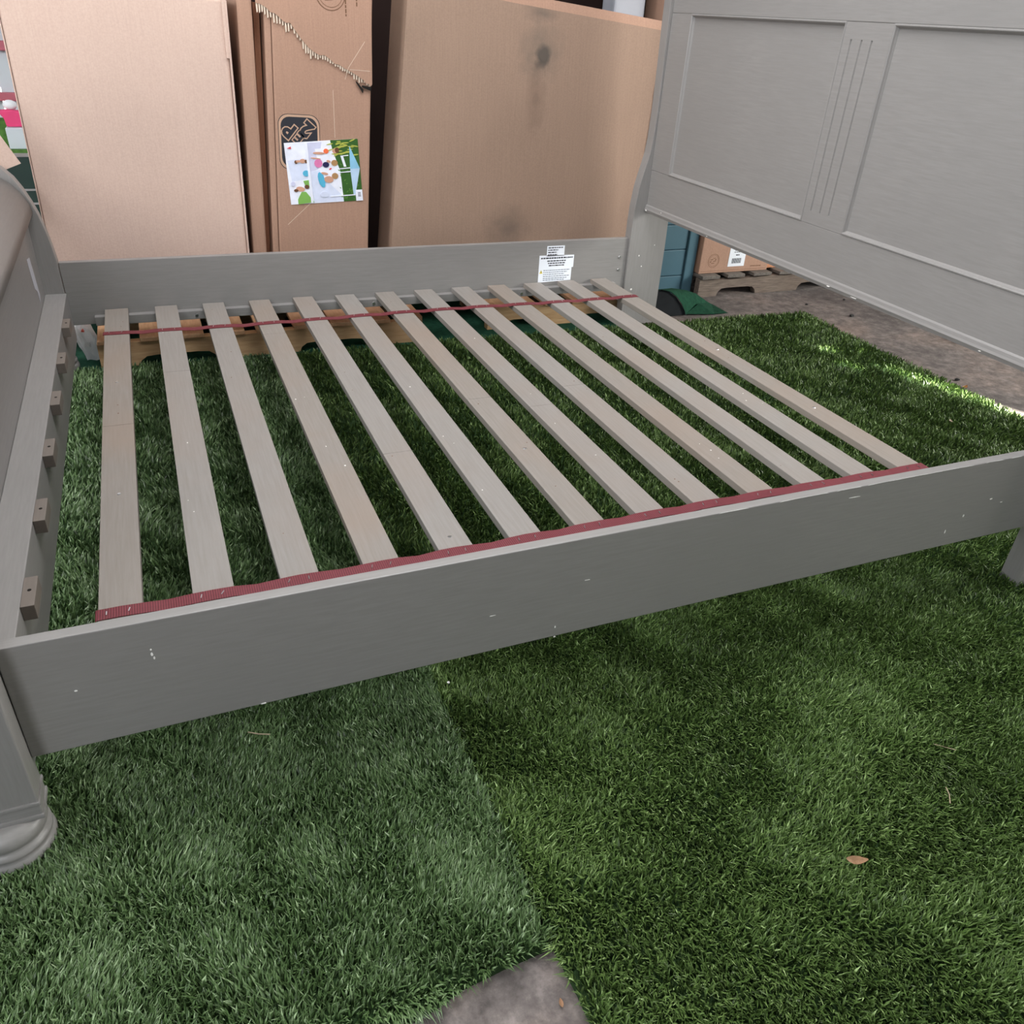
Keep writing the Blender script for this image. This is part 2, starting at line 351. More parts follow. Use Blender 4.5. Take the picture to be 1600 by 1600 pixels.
# printed labels on the far rail
def wordbars(bm, x0, x1, z, h, y, seed, mi=1):
    r = random.Random(seed); x = x0
    while x < x1:
        w = min(r.uniform(.004, .013), x1 - x); prism(bm, [(x, z), (x + w, z), (x + w, z + h), (x, z + h)], 'y', y - .0003, y, mi); x += w + .0022
yl = WI - 0.0002
bm = new_bm(); bx(bm, 1.712, 1.789, yl - .0006, yl, .283, .323)
for i, z in enumerate((.314, .305, .296, .287)): wordbars(bm, 1.717, 1.717 + (.066, .045, .038, .042)[i], z, .004, yl - .0006, i)
obj('paper_label', bm, [M_paper, M_ink], railF, 'small white printed label')
bm = new_bm(); prism(bm, [(1.681, .287), (1.834, .285), (1.834, .236), (1.827, .236), (1.827, .184), (1.681, .180)], 'y', yl - .0006, yl)
wordbars(bm, 1.688, 1.828, .273, .0055, yl - .0006, 11)
for i, z in enumerate((.262, .253, .244)): wordbars(bm, 1.716 + i * .004, 1.798 - i * .003, z, .0045, yl - .0006, 20 + i)
for i, z in enumerate((.226, .218, .210, .202, .194, .187)): wordbars(bm, 1.702, 1.820 - (i % 3) * .012, z, .003, yl - .0006, 30 + i, 3)
prism(bm, [(1.685, .216), (1.699, .216), (1.692, .230)], 'y', yl - .0009, yl - .0006, 2); prism(bm, [(1.6912, .218), (1.6928, .218), (1.6928, .226), (1.6912, .226)], 'y', yl - .0012, yl - .0009, 1)
M_yel = simple('warning_yellow', (0.75, 0.62, 0.08), 0.6)
obj('paper_label', bm, [M_paper, M_ink, M_yel, M_inkg], railF, 'large white printed warning label with yellow triangle')
# slats
SX = [.094, .248, .401, .556, .709, .861, 1.012, 1.162, 1.312, 1.462, 1.615, 1.766, 1.917]
JO = [1.02, 1.34, None, 1.59, .688, None, .938, .847, .951, None, None, None, None]
SW, ST = 0.071, 0.018; ZS = 0.184
for i, x in enumerate(SX):
    bm = new_bm(); ya, yb = 0.026 + random.uniform(0, .004), WI - .004 - random.uniform(0, .004); j = JO[i]
    dz = random.uniform(-.0006, .0006)
    segs = [(ya, yb)] if j is None else [(ya, j - .0004), (j + .0004, yb)]
    for a, b in segs: bx(bm, x, x + SW, a, b, ZS - ST + dz, ZS + dz, .0013)
    if j: bx(bm, x + .001, x + SW - .001, j - .002, j + .002, ZS - ST + .001, ZS - .0012 + dz)
    s = obj('slat', bm, M_slat if i % 3 else M_slat2, BED)
    pts = [(x + random.uniform(.01, .06), random.uniform(.35, 1.9), random.uniform(.002, .005), random.uniform(.002, .007)) for _ in range(4)]
    flecks('scratches', pts, ZS + dz, s, M_chip if i % 2 else M_stamp, 'z', .0002)
for (x, y) in ((.128, 1.30), (.130, .67), (1.955, 1.10), (1.955, .62), (.745, .3), (1.05, .62)):
    bm = new_bm(); t = bmesh.new(); bmesh.ops.create_cone(t, cap_ends=True, segments=12, radius1=.0045, radius2=.0035, depth=.0016, matrix=Matrix.Translation((x, y, ZS + .0006))); merge(bm, t)
    obj('screw', bm, M_steel, BED)
# webbing straps
def strap(yc, w, wob, seed):
    r = random.Random(seed); t = bmesh.new(); rows = []
    xs = []
    for i, x in enumerate(SX):
        xs += [(x - .002 if i == 0 else x + .001, ZS + .0016), (x + SW / 2, ZS + .0022), (x + SW - .001, ZS + .0016)]
        if i < 12: xs.append((x + SW + .04, ZS - .0015))
    xs = [(SX[0] - .004, ZS + .0004)] + xs + [(SX[-1] + SW + .003, ZS + .0014)]
    for k, (x, z) in enumerate(xs):
        y = yc + wob * math.sin(x * 5.1 + seed) + r.uniform(-.001, .001)
        rows.append([t.verts.new((x, y + sy * w / 2, z + dzz)) for sy, dzz in ((-1, 0), (0, .0004), (1, 0))] + [t.verts.new((x, y + sy * w / 2, z - .0014)) for sy in (1, -1)])
    for a, b in zip(rows, rows[1:]):
        for k in range(5): t.faces.new([a[k], b[k], b[(k + 1) % 5], a[(k + 1) % 5]])
    t.faces.new(rows[0]); t.faces.new(rows[-1][::-1]); bmesh.ops.recalc_face_normals(t, faces=t.faces)
    s = obj('webbing_strap', t, M_strap, BED, 'maroon woven webbing strap stapled across the slats')
    for x in SX:
        for q in (.014, .050):
            bm = new_bm(); a = r.uniform(-.3, .3); y = yc + wob * math.sin((x + q) * 5.1 + seed)
            bx(bm, -.0008, .0008, -.005, .005, 0, .0008, 0, 0, Matrix.Translation((x + q, y, ZS + .0030)) @ Matrix.Rotation(a - .25, 4, 'Z')); obj('staple', bm, M_steel, s)
strap(0.246, 0.030, 0.003, 1); strap(1.70, 0.028, 0.006, 2)

# headboard
HX = 2.135
bm = new_bm(); bx(bm, HX, HX + .028, 0.015, 1.945, .452, .603, .002)              # bottom rail
bx(bm, HX, HX + .028, 0.015, 1.945, 1.132, 1.27, .002)                           # top rail
bx(bm, HX, HX + .028, 0.015, .102, .6035, 1.1315, .0012); bx(bm, HX, HX + .028, 1.820, 1.945, .6035, 1.1315, .0012)
# central fluted stile
y0, y1 = .872, 1.047
bx(bm, HX, HX + .028, y0, y1, .6035, .64, 0); bx(bm, HX, HX + .028, y0, y1, 1.09, 1.1315, 0)
prof = [(y0, HX)]
for gy in (.938, .976, 1.016):
    prof += [(gy - .0035, HX), (gy - .0015, HX + .0035), (gy + .0015, HX + .0035), (gy + .0035, HX)]
prof += [(y1, HX), (y1, HX + .028), (y0, HX + .028)]
prism(bm, [(q, p) for p, q in prof], 'z', .64, 1.09)
HB = obj('headboard', bm, M_py, BED)
for (a, b) in ((.102, .872), (1.047, 1.820)):
    bm = new_bm(); bx(bm, HX + .009, HX + .02, a - .004, b + .004, .599, 1.136)
    obj('panel', bm, M_py, HB)
    # mitred ogee moulding round the panel
    bm = new_bm(); t = bmesh.new()
    sec = [(0, .000), (.0012, -.0022), (.0040, -.0026), (.0065, -.0005), (.0085, .004), (.0120, .009)]   # inward distance, depth from the stile face
    R = []
    for d, e in sec:
        R.append([t.verts.new((HX + e, yy, zz)) for yy, zz in ((a + d, .603 + d), (b - d, .603 + d), (b - d, 1.132 - d), (a + d, 1.132 - d))])
    for p, q in zip(R, R[1:]):
        for k in range(4): t.faces.new([p[k], p[(k + 1) % 4], q[(k + 1) % 4], q[k]])
    bmesh.ops.recalc_face_normals(t, faces=t.faces); merge(bm, t); obj('panel_moulding', bm, M_pz, HB)
bm = new_bm(); prism(bm, [(HX, .449), (HX - .006, .450), (HX - .0085, .456), (HX - .006, .462), (HX - .0045, .470), (HX - .0015, .4735), (HX, .4745)], 'y', .0155, 1.9445)
bx(bm, HX - .003, HX + .03, .0155, 1.9445, .444, .4535, .002)
obj('bead_moulding', bm, M_py, HB)
flecks('paint_chips', [(.75, .452, .03, .003), (1.932, .453, .015, .006), (1.82, .466, .008, .003), (.86, .455, .014, .004), (.31, .452, .01, .003), (1.5, .452, .006, .003)], HX - .0092, HB, M_chip, 'x')
# sleigh scroll above the panels (out of frame in the photograph, built as the posts imply)
arc = [(HX, 1.27), (HX + .004, 1.30), (HX + .02, 1.335), (HX + .05, 1.365), (HX + .09, 1.375), (HX + .125, 1.36), (HX + .14, 1.33), (HX + .13, 1.30), (HX + .10, 1.30), (HX + .075, 1.325), (HX + .05, 1.32), (HX + .032, 1.295), (HX + .028, 1.27)]
bm = new_bm(); prism(bm, arc, 'y', .015, 1.945); obj('scroll_top', bm, M_py, HB)
fr = [(2.082, -.026), (2.081, .30), (2.081, .41), (2.084, .47), (2.091, .535), (2.101, .58), (2.111, .62), (2.120, .66), (2.1255, .71), (2.128, .79), (2.128, .87), (2.126, .99), (2.123, 1.11), (2.122, 1.20), (2.124, 1.27), (2.132, 1.31), (2.150, 1.35), (2.18, 1.385), (2.225, 1.395), (2.265, 1.38), (2.288, 1.345), (2.285, 1.30)]
bk = [(2.262, 1.27), (2.235, 1.29), (2.22, 1.27), (2.20, 1.15), (2.195, .95), (2.205, .75), (2.235, .58), (2.250, .45), (2.252, .30), (2.252, -.026)]
for ya, yb in ((-.037, .012), (1.947, 1.992)):
    bm = new_bm(); prism(bm, fr + bk, 'y', ya, yb, 0, .002); obj('headboard_post', bm, M_pz, HB)
flecks('paint_chips', [(2.132, .27, .006, .008), (2.15, .225, .006, .006), (2.115, .13, .010, .012), (2.20, .31, .004, .006)], 1.9465, HB, M_chip)

# footboard
bm = new_bm(); bx(bm, -.0695, -.008, .010, 1.950, .088, .245, .002)
FB = obj('footboard', bm, M_py, BED)
bm = new_bm(); bx(bm, -.082, -.070, .0105, 1.9495, .2, .53); obj('panel', bm, M_py, FB)
sc = [(-.048, .497), (-.053, .525), (-.068, .556), (-.092, .584), (-.122, .605), (-.155, .614), (-.188, .606), (-.208, .585), (-.205, .560), (-.185, .550), (-.165, .566), (-.140, .575), (-.115, .563), (-.095, .540), (-.085, .515), (-.083, .497)]
bm = new_bm(); prism(bm, sc, 'y', .0105, 1.9495)
for f in bm.faces: f.smooth = len(f.verts) == 4
obj('scroll_top', bm, M_py, FB)
pf = [(-.012, .083), (-.013, .20), (-.014, .34), (-.019, .39), (-.026, .44), (-.036, .49), (-.047, .525), (-.062, .563), (-.080, .596), (-.105, .624), (-.135, .641), (-.168, .643), (-.20, .632), (-.224, .608), (-.230, .578)]
pb = [(-.205, .53), (-.170, .50), (-.145, .46), (-.128, .40), (-.118, .30), (-.114, .18), (-.113, .083)]
for k, (ya, yb) in enumerate(((-.040, .010), (1.950, 1.998))):
    dx = .012 if k == 0 else 0
    bm = new_bm(); prism(bm, [(p[0] + dx * (1 if p[1] < .4 else .5), p[1]) for p in pf + pb], 'y', ya, yb, 0, .002)
    post = obj('footboard_post', bm, M_pz, FB)
    cx, cy = (-.0555 if k == 0 else -.0805), (ya + yb) / 2
    bm = new_bm()                                                     # stepped plinth and round bun foot
    bx(bm, cx - .0575, cx + .058, ya - .003, yb + .003, .079, .0865, .002); bx(bm, cx - .0555, cx + .056, ya - .001, yb + .001, .060, .080, .002); bx(bm, cx - .0585, cx + .0585, ya - .0035, yb + .0035, .052, .061, .0025)
    lathe(bm, cx, cy, [(.038, .054), (.052, .048), (.056, .036), (.053, .026), (.050, .0225), (.0535, .020), (.0575, .015), (.0575, .010), (.0545, .0065), (.0575, .003), (.0605, -.004), (.060, -.014), (.055, -.022), (.048, -.025)])
    obj('bun_foot', bm, M_px, FB)
M_cleat = paint('brown_block_paint', (.17, .145, .125), 'y')  # darker, browner tone than the frame paint
for k, y in enumerate((.226, .496, .766, 1.038, 1.31, 1.60)):
    bm = new_bm(); bx(bm, -.0078, .013, y, y + .085, .218, .246, .001)
    cl = obj('cleat_block', bm, M_cleat, FB)
    bm = new_bm(); t = bmesh.new(); bmesh.ops.create_cone(t, cap_ends=True, segments=10, radius1=.0032, radius2=.0032, depth=.0006, matrix=Matrix.Translation((.003, y + .045, .2462))); merge(bm, t)
    obj('screw_hole', bm, M_hole, FB)
bm = new_bm(); prism(bm, [(1.74, .41), (1.80, .40), (1.83, .28), (1.80, .265), (1.795, .30), (1.755, .32)], 'x', -.0699, -.0692); obj('torn_label', bm, M_inkg if False else simple('grey_torn_paper', (.45, .46, .5), .7), FB, 'torn pale grey paper label')

# ------------------------------------------------------------------ cartons at the back
def rotm(x, z, deg, y=0): return Matrix.Translation((x, 0, z)) @ Matrix.Rotation(math.radians(deg), 4, 'Y') @ Matrix.Translation((-x, 0, -z))
PZ = 0.076   # top of the pallet deck
# left carton
A = thing('cardboard_carton', 'large pale plain cardboard carton, leftmost and nearest the footboard', 'cardboard box', (.27, 2.3, PZ))
T = rotm(.27, PZ, 1.1)
bm = new_bm(); bx(bm, -.048, .583, 2.12, 2.60, PZ + .009, 1.092, .006, 0, T); obj('carton_body', bm, M_card, A)
bm = new_bm(); bx(bm, .574, .588, 2.112, 2.123, .93, 1.094, .002, 0, T); bx(bm, .5835, .5895, 2.11, 2.58, PZ + .006, 1.09, .001, 0, T)
obj('folded_flap', bm, M_card, A)
bm = new_bm(); bx(bm, -.052, -.0485, 2.118, 2.59, PZ + .01, 1.09, .001, 0, T); obj('side_flap', bm, M_card, A)
# flat carton between
B = thing('cardboard_carton', 'narrow flattened cardboard carton squeezed between the pale carton and the printed one', 'cardboard box', (.64, 2.2, PZ))
T = rotm(.60, PZ, 2.2)
bm = new_bm(); bx(bm, .600, .648, 2.122, 2.55, PZ + .002, 1.12, .008, 0, T); obj('carton_body', bm, M_card2, B)
# printed carton
C = thing('cardboard_carton', 'upright brown cardboard carton with black logo and torn printed flap', 'cardboard box', (.86, 2.28, PZ))
T = rotm(.86, PZ, 3.2)
bm = new_bm(); bx(bm, .688, 1.020, 2.12, 2.46, PZ + .012, 1.20, .007, 0, T); Cb = obj('carton_body', bm, M_card2, C)
bm = new_bm(); bx(bm, .666, .6870, 2.120, 2.30, PZ + .005, 1.085, .005, 0, rotm(.66, PZ, 3.2)); obj('side_flap', bm, M_card2, C)
bm = new_bm(); bx(bm, .646, .666, 2.185, 2.30, PZ + .005, 1.085, .002, 0, rotm(.66, PZ, 2.9)); obj('groove_shade_strip', bm, cardboard('cardboard_groove_shade', (0.36, 0.17, 0.10))[0], C)  # added groove strip, its shade put into a deeper orange
tear = [(.697, 1.083), (.728, 1.070), (.765, 1.048), (.80, 1.030), (.835, .990), (.865, .955), (.905, .942), (.955, .915), (1.00, .893), (1.035, .872), (1.062, .856)]
bm = new_bm(); up_poly = [tear[0]]
for a, b in zip(tear, tear[1:]):
    for k in (1, 2, 3): up_poly.append((a[0] + (b[0] - a[0]) * k / 3, a[1] + (b[1] - a[1]) * k / 3 + random.uniform(-.004, .004)))
prism(bm, up_poly + [(1.066, .862), (1.075, 1.24), (.70, 1.24)], 'y', 2.1125, 2.1165); Cf = obj('torn_flap', bm, M_card2, C)
bm = new_bm()
for a, b, hh in zip(tear, tear[1:], (.026, .030, .030, .016, .030, .018, .010, .010, .014, .006)):
    n = int((b[0] - a[0]) / .0075)
    for k in range(n):
        x = a[0] + (b[0] - a[0]) * (k + .5) / n; z = a[1] + (b[1] - a[1]) * (k + .5) / n; q = hh * random.uniform(.55, 1.1)
        prism(bm, [(x - .0032, z + .004), (x - .0024, z - q), (x + .0016, z - q * random.uniform(.8, 1)), (x + .0022, z + .004)], 'y', 2.1140, 2.1172 + random.uniform(0, .001))
obj('torn_corrugation', bm, M_flute, C, 'pale torn corrugated fluting', stuff=True)
bm = new_bm()
for (x0, z0, x1, z1) in ((1.01, .872, 1.035, .845), (1.03, .858, 1.063, .853)):
    prism(bm, [(x0, z0), (x1, z1), (x1 - .002, z1 - .012), (x0, z0 - .006)], 'y', 2.1135, 2.1165)
obj('painted_gap_shade', bm, M_hole, C)  # thin dark pieces painted as the shade below the tear
# crease lines on the carton
bm = new_bm()
def line(bm, p, q, w, y, th=.0004, mi=0):
    d = Vector((q[0] - p[0], q[1] - p[1])).normalized(); n = (-d.y * w / 2, d.x * w / 2)
    prism(bm, [(p[0] + n[0], p[1] + n[1]), (q[0] + n[0], q[1] + n[1]), (q[0] - n[0], q[1] - n[1]), (p[0] - n[0], p[1] - n[1])], 'y', y - th, y, mi)
YC = 2.1122; YF = 2.1199
for p, q in (((.93, .84), (.928, .69)), ((1.045, .99), (.985, .91)), ((.985, .91), (.972, .875)), ((.99, .905), (1.06, .902))): line(bm, p, q, .0012, YF if p[1] < .85 else YC)
line(bm, (.74, .40), (.86, .50), .0012, YF); line(bm, (.86, .50), (.90, .53), .0012, YF)
obj('crease', bm, M_flute, C, stuff=True)
# black logo: rounded square and its keyline, letters outlined in bare card
def rrect(x0, x1, z0, z1, r, k=6):
    pts = []
    for cx, cz, a0 in ((x1 - r, z1 - r, 0), (x0 + r, z1 - r, 90), (x0 + r, z0 + r, 180), (x1 - r, z0 + r, 270)):
        for i in range(k + 1): a = math.radians(a0 + 90 * i / k); pts.append((cx + r * math.cos(a), cz + r * math.sin(a)))
    return pts
LT = Matrix.Translation((.803, 0, .672)) @ Matrix.Rotation(math.radians(2.2), 4, 'Y') @ Matrix.Translation((-.803, 0, -.672))
bm = new_bm()
for poly, d, mi in ((rrect(.7325, .875, .585, .764, .034), .0002, 0), (rrect(.7345, .873, .587, .762, .033), .0004, 1), (rrect(.7415, .866, .594, .755, .030), .0006, 0)):
    prism(bm, poly, 'y', YF - d, YF, mi)
bmesh.ops.transform(bm, matrix=LT, verts=bm.verts)
for ch, x, z, sz_, oo, oi in (('P', .773, .714, .064, .0070, .0032), ('E', .803, .690, .048, .0052, .0020), ('2', .832, .718, .066, .0072, .0036)):
    Mx = Matrix.Translation((x, YF - .0007, z)) @ Matrix.Rotation(PI / 2, 4, 'X') @ Matrix.Rotation(math.radians(138), 4, 'Z')
    for off, mi, dy in ((oo, 1, 0), (oi, 0, -.0003)):
        t = text_bm(ch, sz_, Matrix.Translation((0, dy, 0)) @ Mx, .0002, off)
        for f in t.faces: f.material_index = mi
        merge(bm, t)
obj('printed_logo', bm, [M_ink, M_tan], C, 'black rounded logo with outlined letters')
def roundel(bm, cx, cz, r, y, th=.0003, face=True):
    def ringp(r0, r1, n=28):
        for k in range(n):
            a, b = 2 * PI * k / n, 2 * PI * (k + 1) / n
            prism(bm, [(cx + r0 * math.cos(a), cz + r0 * math.sin(a)), (cx + r1 * math.cos(a), cz + r1 * math.sin(a)), (cx + r1 * math.cos(b), cz + r1 * math.sin(b)), (cx + r0 * math.cos(b), cz + r0 * math.sin(b))], 'y', y - th, y)
    ringp(r * .97, r * 1.02); ringp(r * .80, r * .83)
    for (dx, dz, w, h) in ((-.35, .15, .45, .2), (.1, .35, .4, .16), (.2, -.1, .5, .18), (-.1, -.4, .6, .16), (.35, .1, .2, .3), (-.5, -.2, .2, .3)):
        line(bm, (cx + (dx - w / 2) * r, cz + dz * r), (cx + (dx + w / 2) * r, cz + (dz + h * .4) * r), r * h * .45, y, th)
bm = new_bm(); roundel(bm, .937, 1.122, .048, YC)
for x, a, b in ((.985, 1.06, 1.2), (1.022, 1.09, 1.2)):
    z = a
    while z < b: w = random.uniform(.006, .014); line(bm, (x, z), (x, z + w), .004, YC); z += w + .003
obj('round_emblem', bm, M_stamp, C, 'round printed emblem with lines of small print', stuff=True)

# colour sticker on the carton, lying flat print layered on a thin sheet
STK = {}
def smat(n, c):
    if n not in STK: STK[n] = simple('sticker_' + n, c, 0.35, 0.5, 0.05, 40)
    return n
COLS = {'white': (.80, .83, .93), 'lilac': (.60, .62, .80), 'pale': (.66, .72, .88), 'green': (.035, .11, .02), 'lime': (.42, .46, .08), 'blue': (.25, .52, .72), 'sky': (.46, .62, .80),
        'skin': (.58, .32, .22), 'hair': (.13, .06, .03), 'pink': (.70, .20, .42), 'aqua': (.09, .42, .62), 'orange': (.80, .16, .06), 'navy': (.02, .02, .08), 'grass': (.20, .42, .09), 'red': (.65, .04, .05), 'leaf': (.10, .24, .04), 'ink': (.02, .02, .03), 'blond': (.40, .23, .10)}
names = list(COLS); smats = [simple('sticker_' + n, COLS[n], .35, .5, .06, 40) for n in names]
q00, q10, q11, q01 = (.749, .673), (1.008, .688), (1.019, .479), (.757, .469)
def su(px, py):    # sheet coordinates (0..1 across, 0..1 down) -> carton plane
    u, v = px, py
    return (q00[0] * (1 - u) * (1 - v) + q10[0] * u * (1 - v) + q11[0] * u * v + q01[0] * (1 - u) * v, q00[1] * (1 - u) * (1 - v) + q10[1] * u * (1 - v) + q11[1] * u * v + q01[1] * (1 - u) * v)
ST_ = tag(new_bm() and None or bpy.data.objects.new('x', None), 'x', 'x') if False else None
bm = new_bm(); lay = [0]
def sp(col, pts):
    lay[0] += 1; d = .0016 + .00002 * lay[0]
    prism(bm, [su(*p) for p in pts], 'y', YF - d, YF - .0002, names.index(col))
def sell(col, cx, cy, rx, ry, rot=0, n=12):
    c, s = math.cos(rot), math.sin(rot)
    sp(col, [(cx + rx * math.cos(2 * PI * k / n) * c - ry * math.sin(2 * PI * k / n) * s, cy + rx * math.cos(2 * PI * k / n) * s + ry * math.sin(2 * PI * k / n) * c) for k in range(n)])
sp('white', [(0, 0), (1, 0), (1, 1), (0, 1)])
sp('pale', [(.02, .28), (.27, .26), (.27, .60), (.05, .62)]); sp('lilac', [(.31, .02), (.50, .02), (.42, .45), (.31, .48)])
sp('pale', [(.31, .48), (.76, .40), (.74, .99), (.31, .99)]); sp('white', [(.40, .12), (.72, .12), (.76, .95), (.45, .55)])
sp('green', [(.62, 0), (1, 0), (1, 1), (.73, 1), (.72, .5), (.64, .15)])
rs = random.Random(5)
for k in range(40):
    u, v = rs.uniform(.70, .96), rs.uniform(.35, .97); a = rs.uniform(0, 3); sell('leaf', u, v, rs.uniform(.012, .022), .007, a, 6)
for k in range(26):
    u, v = rs.uniform(.60, .96), rs.uniform(.02, .26); a = rs.uniform(-.5, .3); sell('lime', u, v, rs.uniform(.03, .06), .010, a, 6)
sp('blue', [(.875, .10), (.995, .47), (.86, .47)]); sp('sky', [(.86, .47), (.995, .47), (.90, .90), (.875, .90)])
for (a, b, c) in ((.70, .86, .455), (.70, .86, .515), (.55, .90, .90)): sp('white', [(a, c), (b, c - .01), (b, c + .006), (a, c + .010)])
sp('white', [(.74, .25), (.775, .25), (.81, .43), (.775, .43)]); sp('white', [(.775, .25), (.85, .245), (.85, .258), (.775, .262)])
sell('skin', .67, .17, .035, .04); sell('hair', .70, .16, .03, .045); sell('skin', .45, .19, .08, .02, .1); sell('orange', .55, .165, .035, .04)
sell('pink', .43, .35, .055, .07); sell('skin', .40, .27, .07, .012, .2); sell('navy', .53, .38, .045, .045); sell('skin', .57, .33, .03, .02, .5)
sell('blond', .65, .36, .045, .05); sell('red', .585, .45, .02, .010, -.5); sell('aqua', .45, .62, .045, .13, -.15); sell('skin', .55, .62, .065, .055, .2); sell('blond', .64, .57, .045, .05); sell('skin', .50, .52, .05, .02, .3)
sell('pale', .47, .86, .06, .05)
sell('skin', .22, .30, .04, .035); sell('hair', .265, .31, .018, .03); sell('hair', .13, .31, .02, .03); sell('aqua', .25, .50, .045, .05); sell('skin', .16, .30, .03, .02)
sp('grass', [(.20, .62), (.29, .61), (.29, .74), (.22, .70)]); sp('grass', [(.16, .80), (.22, .80), (.32, .98), (.10, 1.0), (.10, .92)])
sell('skin', .15, .75, .06, .04, .3); sell('hair', .24, .72, .032, .035); sell('hair', .09, .77, .03, .025); sell('lilac', .06, .66, .03, .04)
sp('red', [(.035, .085), (.085, .06), (.085, .10)])
sp('white', [(.905, .82), (1.0, .82), (1.0, 1.0), (.905, 1.0)])
for k in range(6): sp('ink', [(.935, .86 + k * .013), (.975, .86 + k * .013), (.975, .867 + k * .013), (.935, .867 + k * .013)])
sp('white', [(.275, .01), (.305, .01), (.305, .99), (.275, .99)])
stk = obj('product_sticker', bm, smats, C, 'colour photo sticker of children at a sand table under a blue parasol')

# right carton
Dc = thing('cardboard_carton', 'wide scuffed cardboard carton leaning right against the headboard post', 'cardboard box', (1.66, 2.2, PZ))
c3 = spot(nt3, c3, (1.709 - 1.66, .972 - PZ), .018, .035, (1, .8), (.035, .032, .03), 1.0)
c3 = spot(nt3, c3, (1.705 - 1.66, .985 - PZ), .02, .10, (1, .9), (.16, .13, .105), .6)
c3 = spot(nt3, c3, (1.69 - 1.66, .83 - PZ), .01, .07, (1.6, .5), (.15, .10, .075), .5)
c3 = spot(nt3, c3, (1.60 - 1.66, .36 - PZ), .01, .10, (1, 1), (.13, .10, .08), .6)
c3 = spot(nt3, c3, (1.70 - 1.66, 1.105 - PZ), .01, .05, (.6, 1.5), (.12, .10, .085), .6)
nt3.links.new(c3, b3.inputs['Base Color'])
T = rotm(1.66, PZ, 5.2)
bm = new_bm(); t = bmesh.new()
nx, nz = 14, 14; x0, x1, z0, z1 = 1.105, 2.168, PZ + .055, 1.120
g = []
for j in range(nz + 1):
    row = []
    for i in range(nx + 1):
        u, v = i / nx, j / nz
        bul = .014 * math.sin(PI * v) if i == nx else 0
        bw = .012 * math.sin(PI * u) * math.sin(PI * v)
        row.append(t.verts.new((x0 + (x1 - .035 * v - x0) * u + bul, 2.12 - bw, z0 + (z1 - z0) * v)))
    g.append(row)
for j in range(nz):
    for i in range(nx): t.faces.new([g[j][i], g[j][i + 1], g[j + 1][i + 1], g[j + 1][i]])
bt = bmesh.ops.extrude_face_region(t, geom=t.faces[:]); bmesh.ops.translate(t, vec=(0, .20, 0), verts=[v for v in bt['geom'] if isinstance(v, bmesh.types.BMVert)])
bmesh.ops.recalc_face_normals(t, faces=t.faces); bmesh.ops.transform(t, matrix=T, verts=t.verts)
for f in t.faces: f.smooth = False
merge(bm, t); obj('carton_body', bm, M_card3, Dc)
bm = new_bm(); prism(bm, [(2.121, 1.1195), (2.128, 1.150), (2.134, 1.151), (2.32, 1.1215), (2.32, 1.1195)], 'x', 1.105, 2.135); bmesh.ops.transform(bm, matrix=T, verts=bm.verts); obj('folded_lid', bm, M_card2, Dc)
M_tape = newmat('clear_tape'); M_tape[2].inputs['Base Color'].default_value = (.34, .25, .19, 1); M_tape[2].inputs['Roughness'].default_value = .12; M_tape = M_tape[0]
bm = new_bm(); t = bmesh.new(); R = []
for k in range(15):
    z = .50 + k * .034; x = 2.168 - .035 * (z - z0) / (z1 - z0) + .014 * math.sin(PI * (z - z0) / (z1 - z0))
    R.append([t.verts.new((x - .013 + random.uniform(-.002, .002), 2.1185 - .002, z)), t.verts.new((x + .001, 2.1178 - random.uniform(0, .003), z)), t.verts.new((x + .0015, 2.16, z))])
for a, b in zip(R, R[1:]):
    for k in range(2): t.faces.new([a[k], a[k + 1], b[k + 1], b[k]])
bmesh.ops.transform(t, matrix=T, verts=t.verts); merge(bm, t); obj('packing_tape', bm, M_tape, Dc)

# pallets
def pallet(label, x0, x1, yf, depth, nb, m_str, m_brd, z_top, bw, wonk, notch=True, rz=0.0, raised=0.0):
    P = thing('pallet', label, 'pallet', ((x0 + x1) / 2, yf + depth / 2, FZ + raised))
    r = random.Random(int(x0 * 100) + 5); zb = FZ + raised + .0005; zt = z_top - .016
    for q in (0, .5, 1):
        y = yf + q * (depth - .036)
        pts = [(x0, zb)]
        if notch:
            for c in ((x0 * .78 + x1 * .22), (x0 * .30 + x1 * .70)):
                w = (x1 - x0) * .115; d = .038
                pts += [(c - w, zb), (c - w * .93, zb + d * .55), (c - w * .78, zb + d * .92), (c - w * .5, zb + d), (c + w * .5, zb + d), (c + w * .78, zb + d * .92), (c + w * .93, zb + d * .55), (c + w, zb)]
        pts += [(x1, zb)]
        n = 12; pts += [(x1 + (x0 - x1) * i / n, zt - (r.uniform(0, wonk) if 0 < i < n else 0)) for i in range(n + 1)]
        bm = new_bm(); prism(bm, pts, 'y', y, y + .036); obj('stringer', bm, m_str, P)
    for i in range(nb):
        x = x0 + (x1 - x0 - bw) * i / (nb - 1) + r.uniform(-.006, .006)
        bm = new_bm(); bx(bm, x, x + bw * r.uniform(.9, 1.05), yf - .004 - r.uniform(0, .012), yf + depth, zt + .0005, z_top, .0025)
        obj('deck_board', bm, m_brd, P)
    return P
pallet('raw pine pallet lying under the far bed rail beneath the cartons', .045, 1.20, 1.965, .75, 9, M_pallet, M_palletb, PZ, .09, .002)
pallet('pine pallet behind the far rail beneath the scuffed leaning carton', 1.50, 2.225, 2.03, .66, 6, M_pallet, M_palletb, PZ, .085, .002)
wp = pallet('weathered grey pallet seen below the headboard beside the teal panel', 2.675, 3.70, 2.24, .46, 7, M_old, M_oldb, PZ - .002, .105, .010)

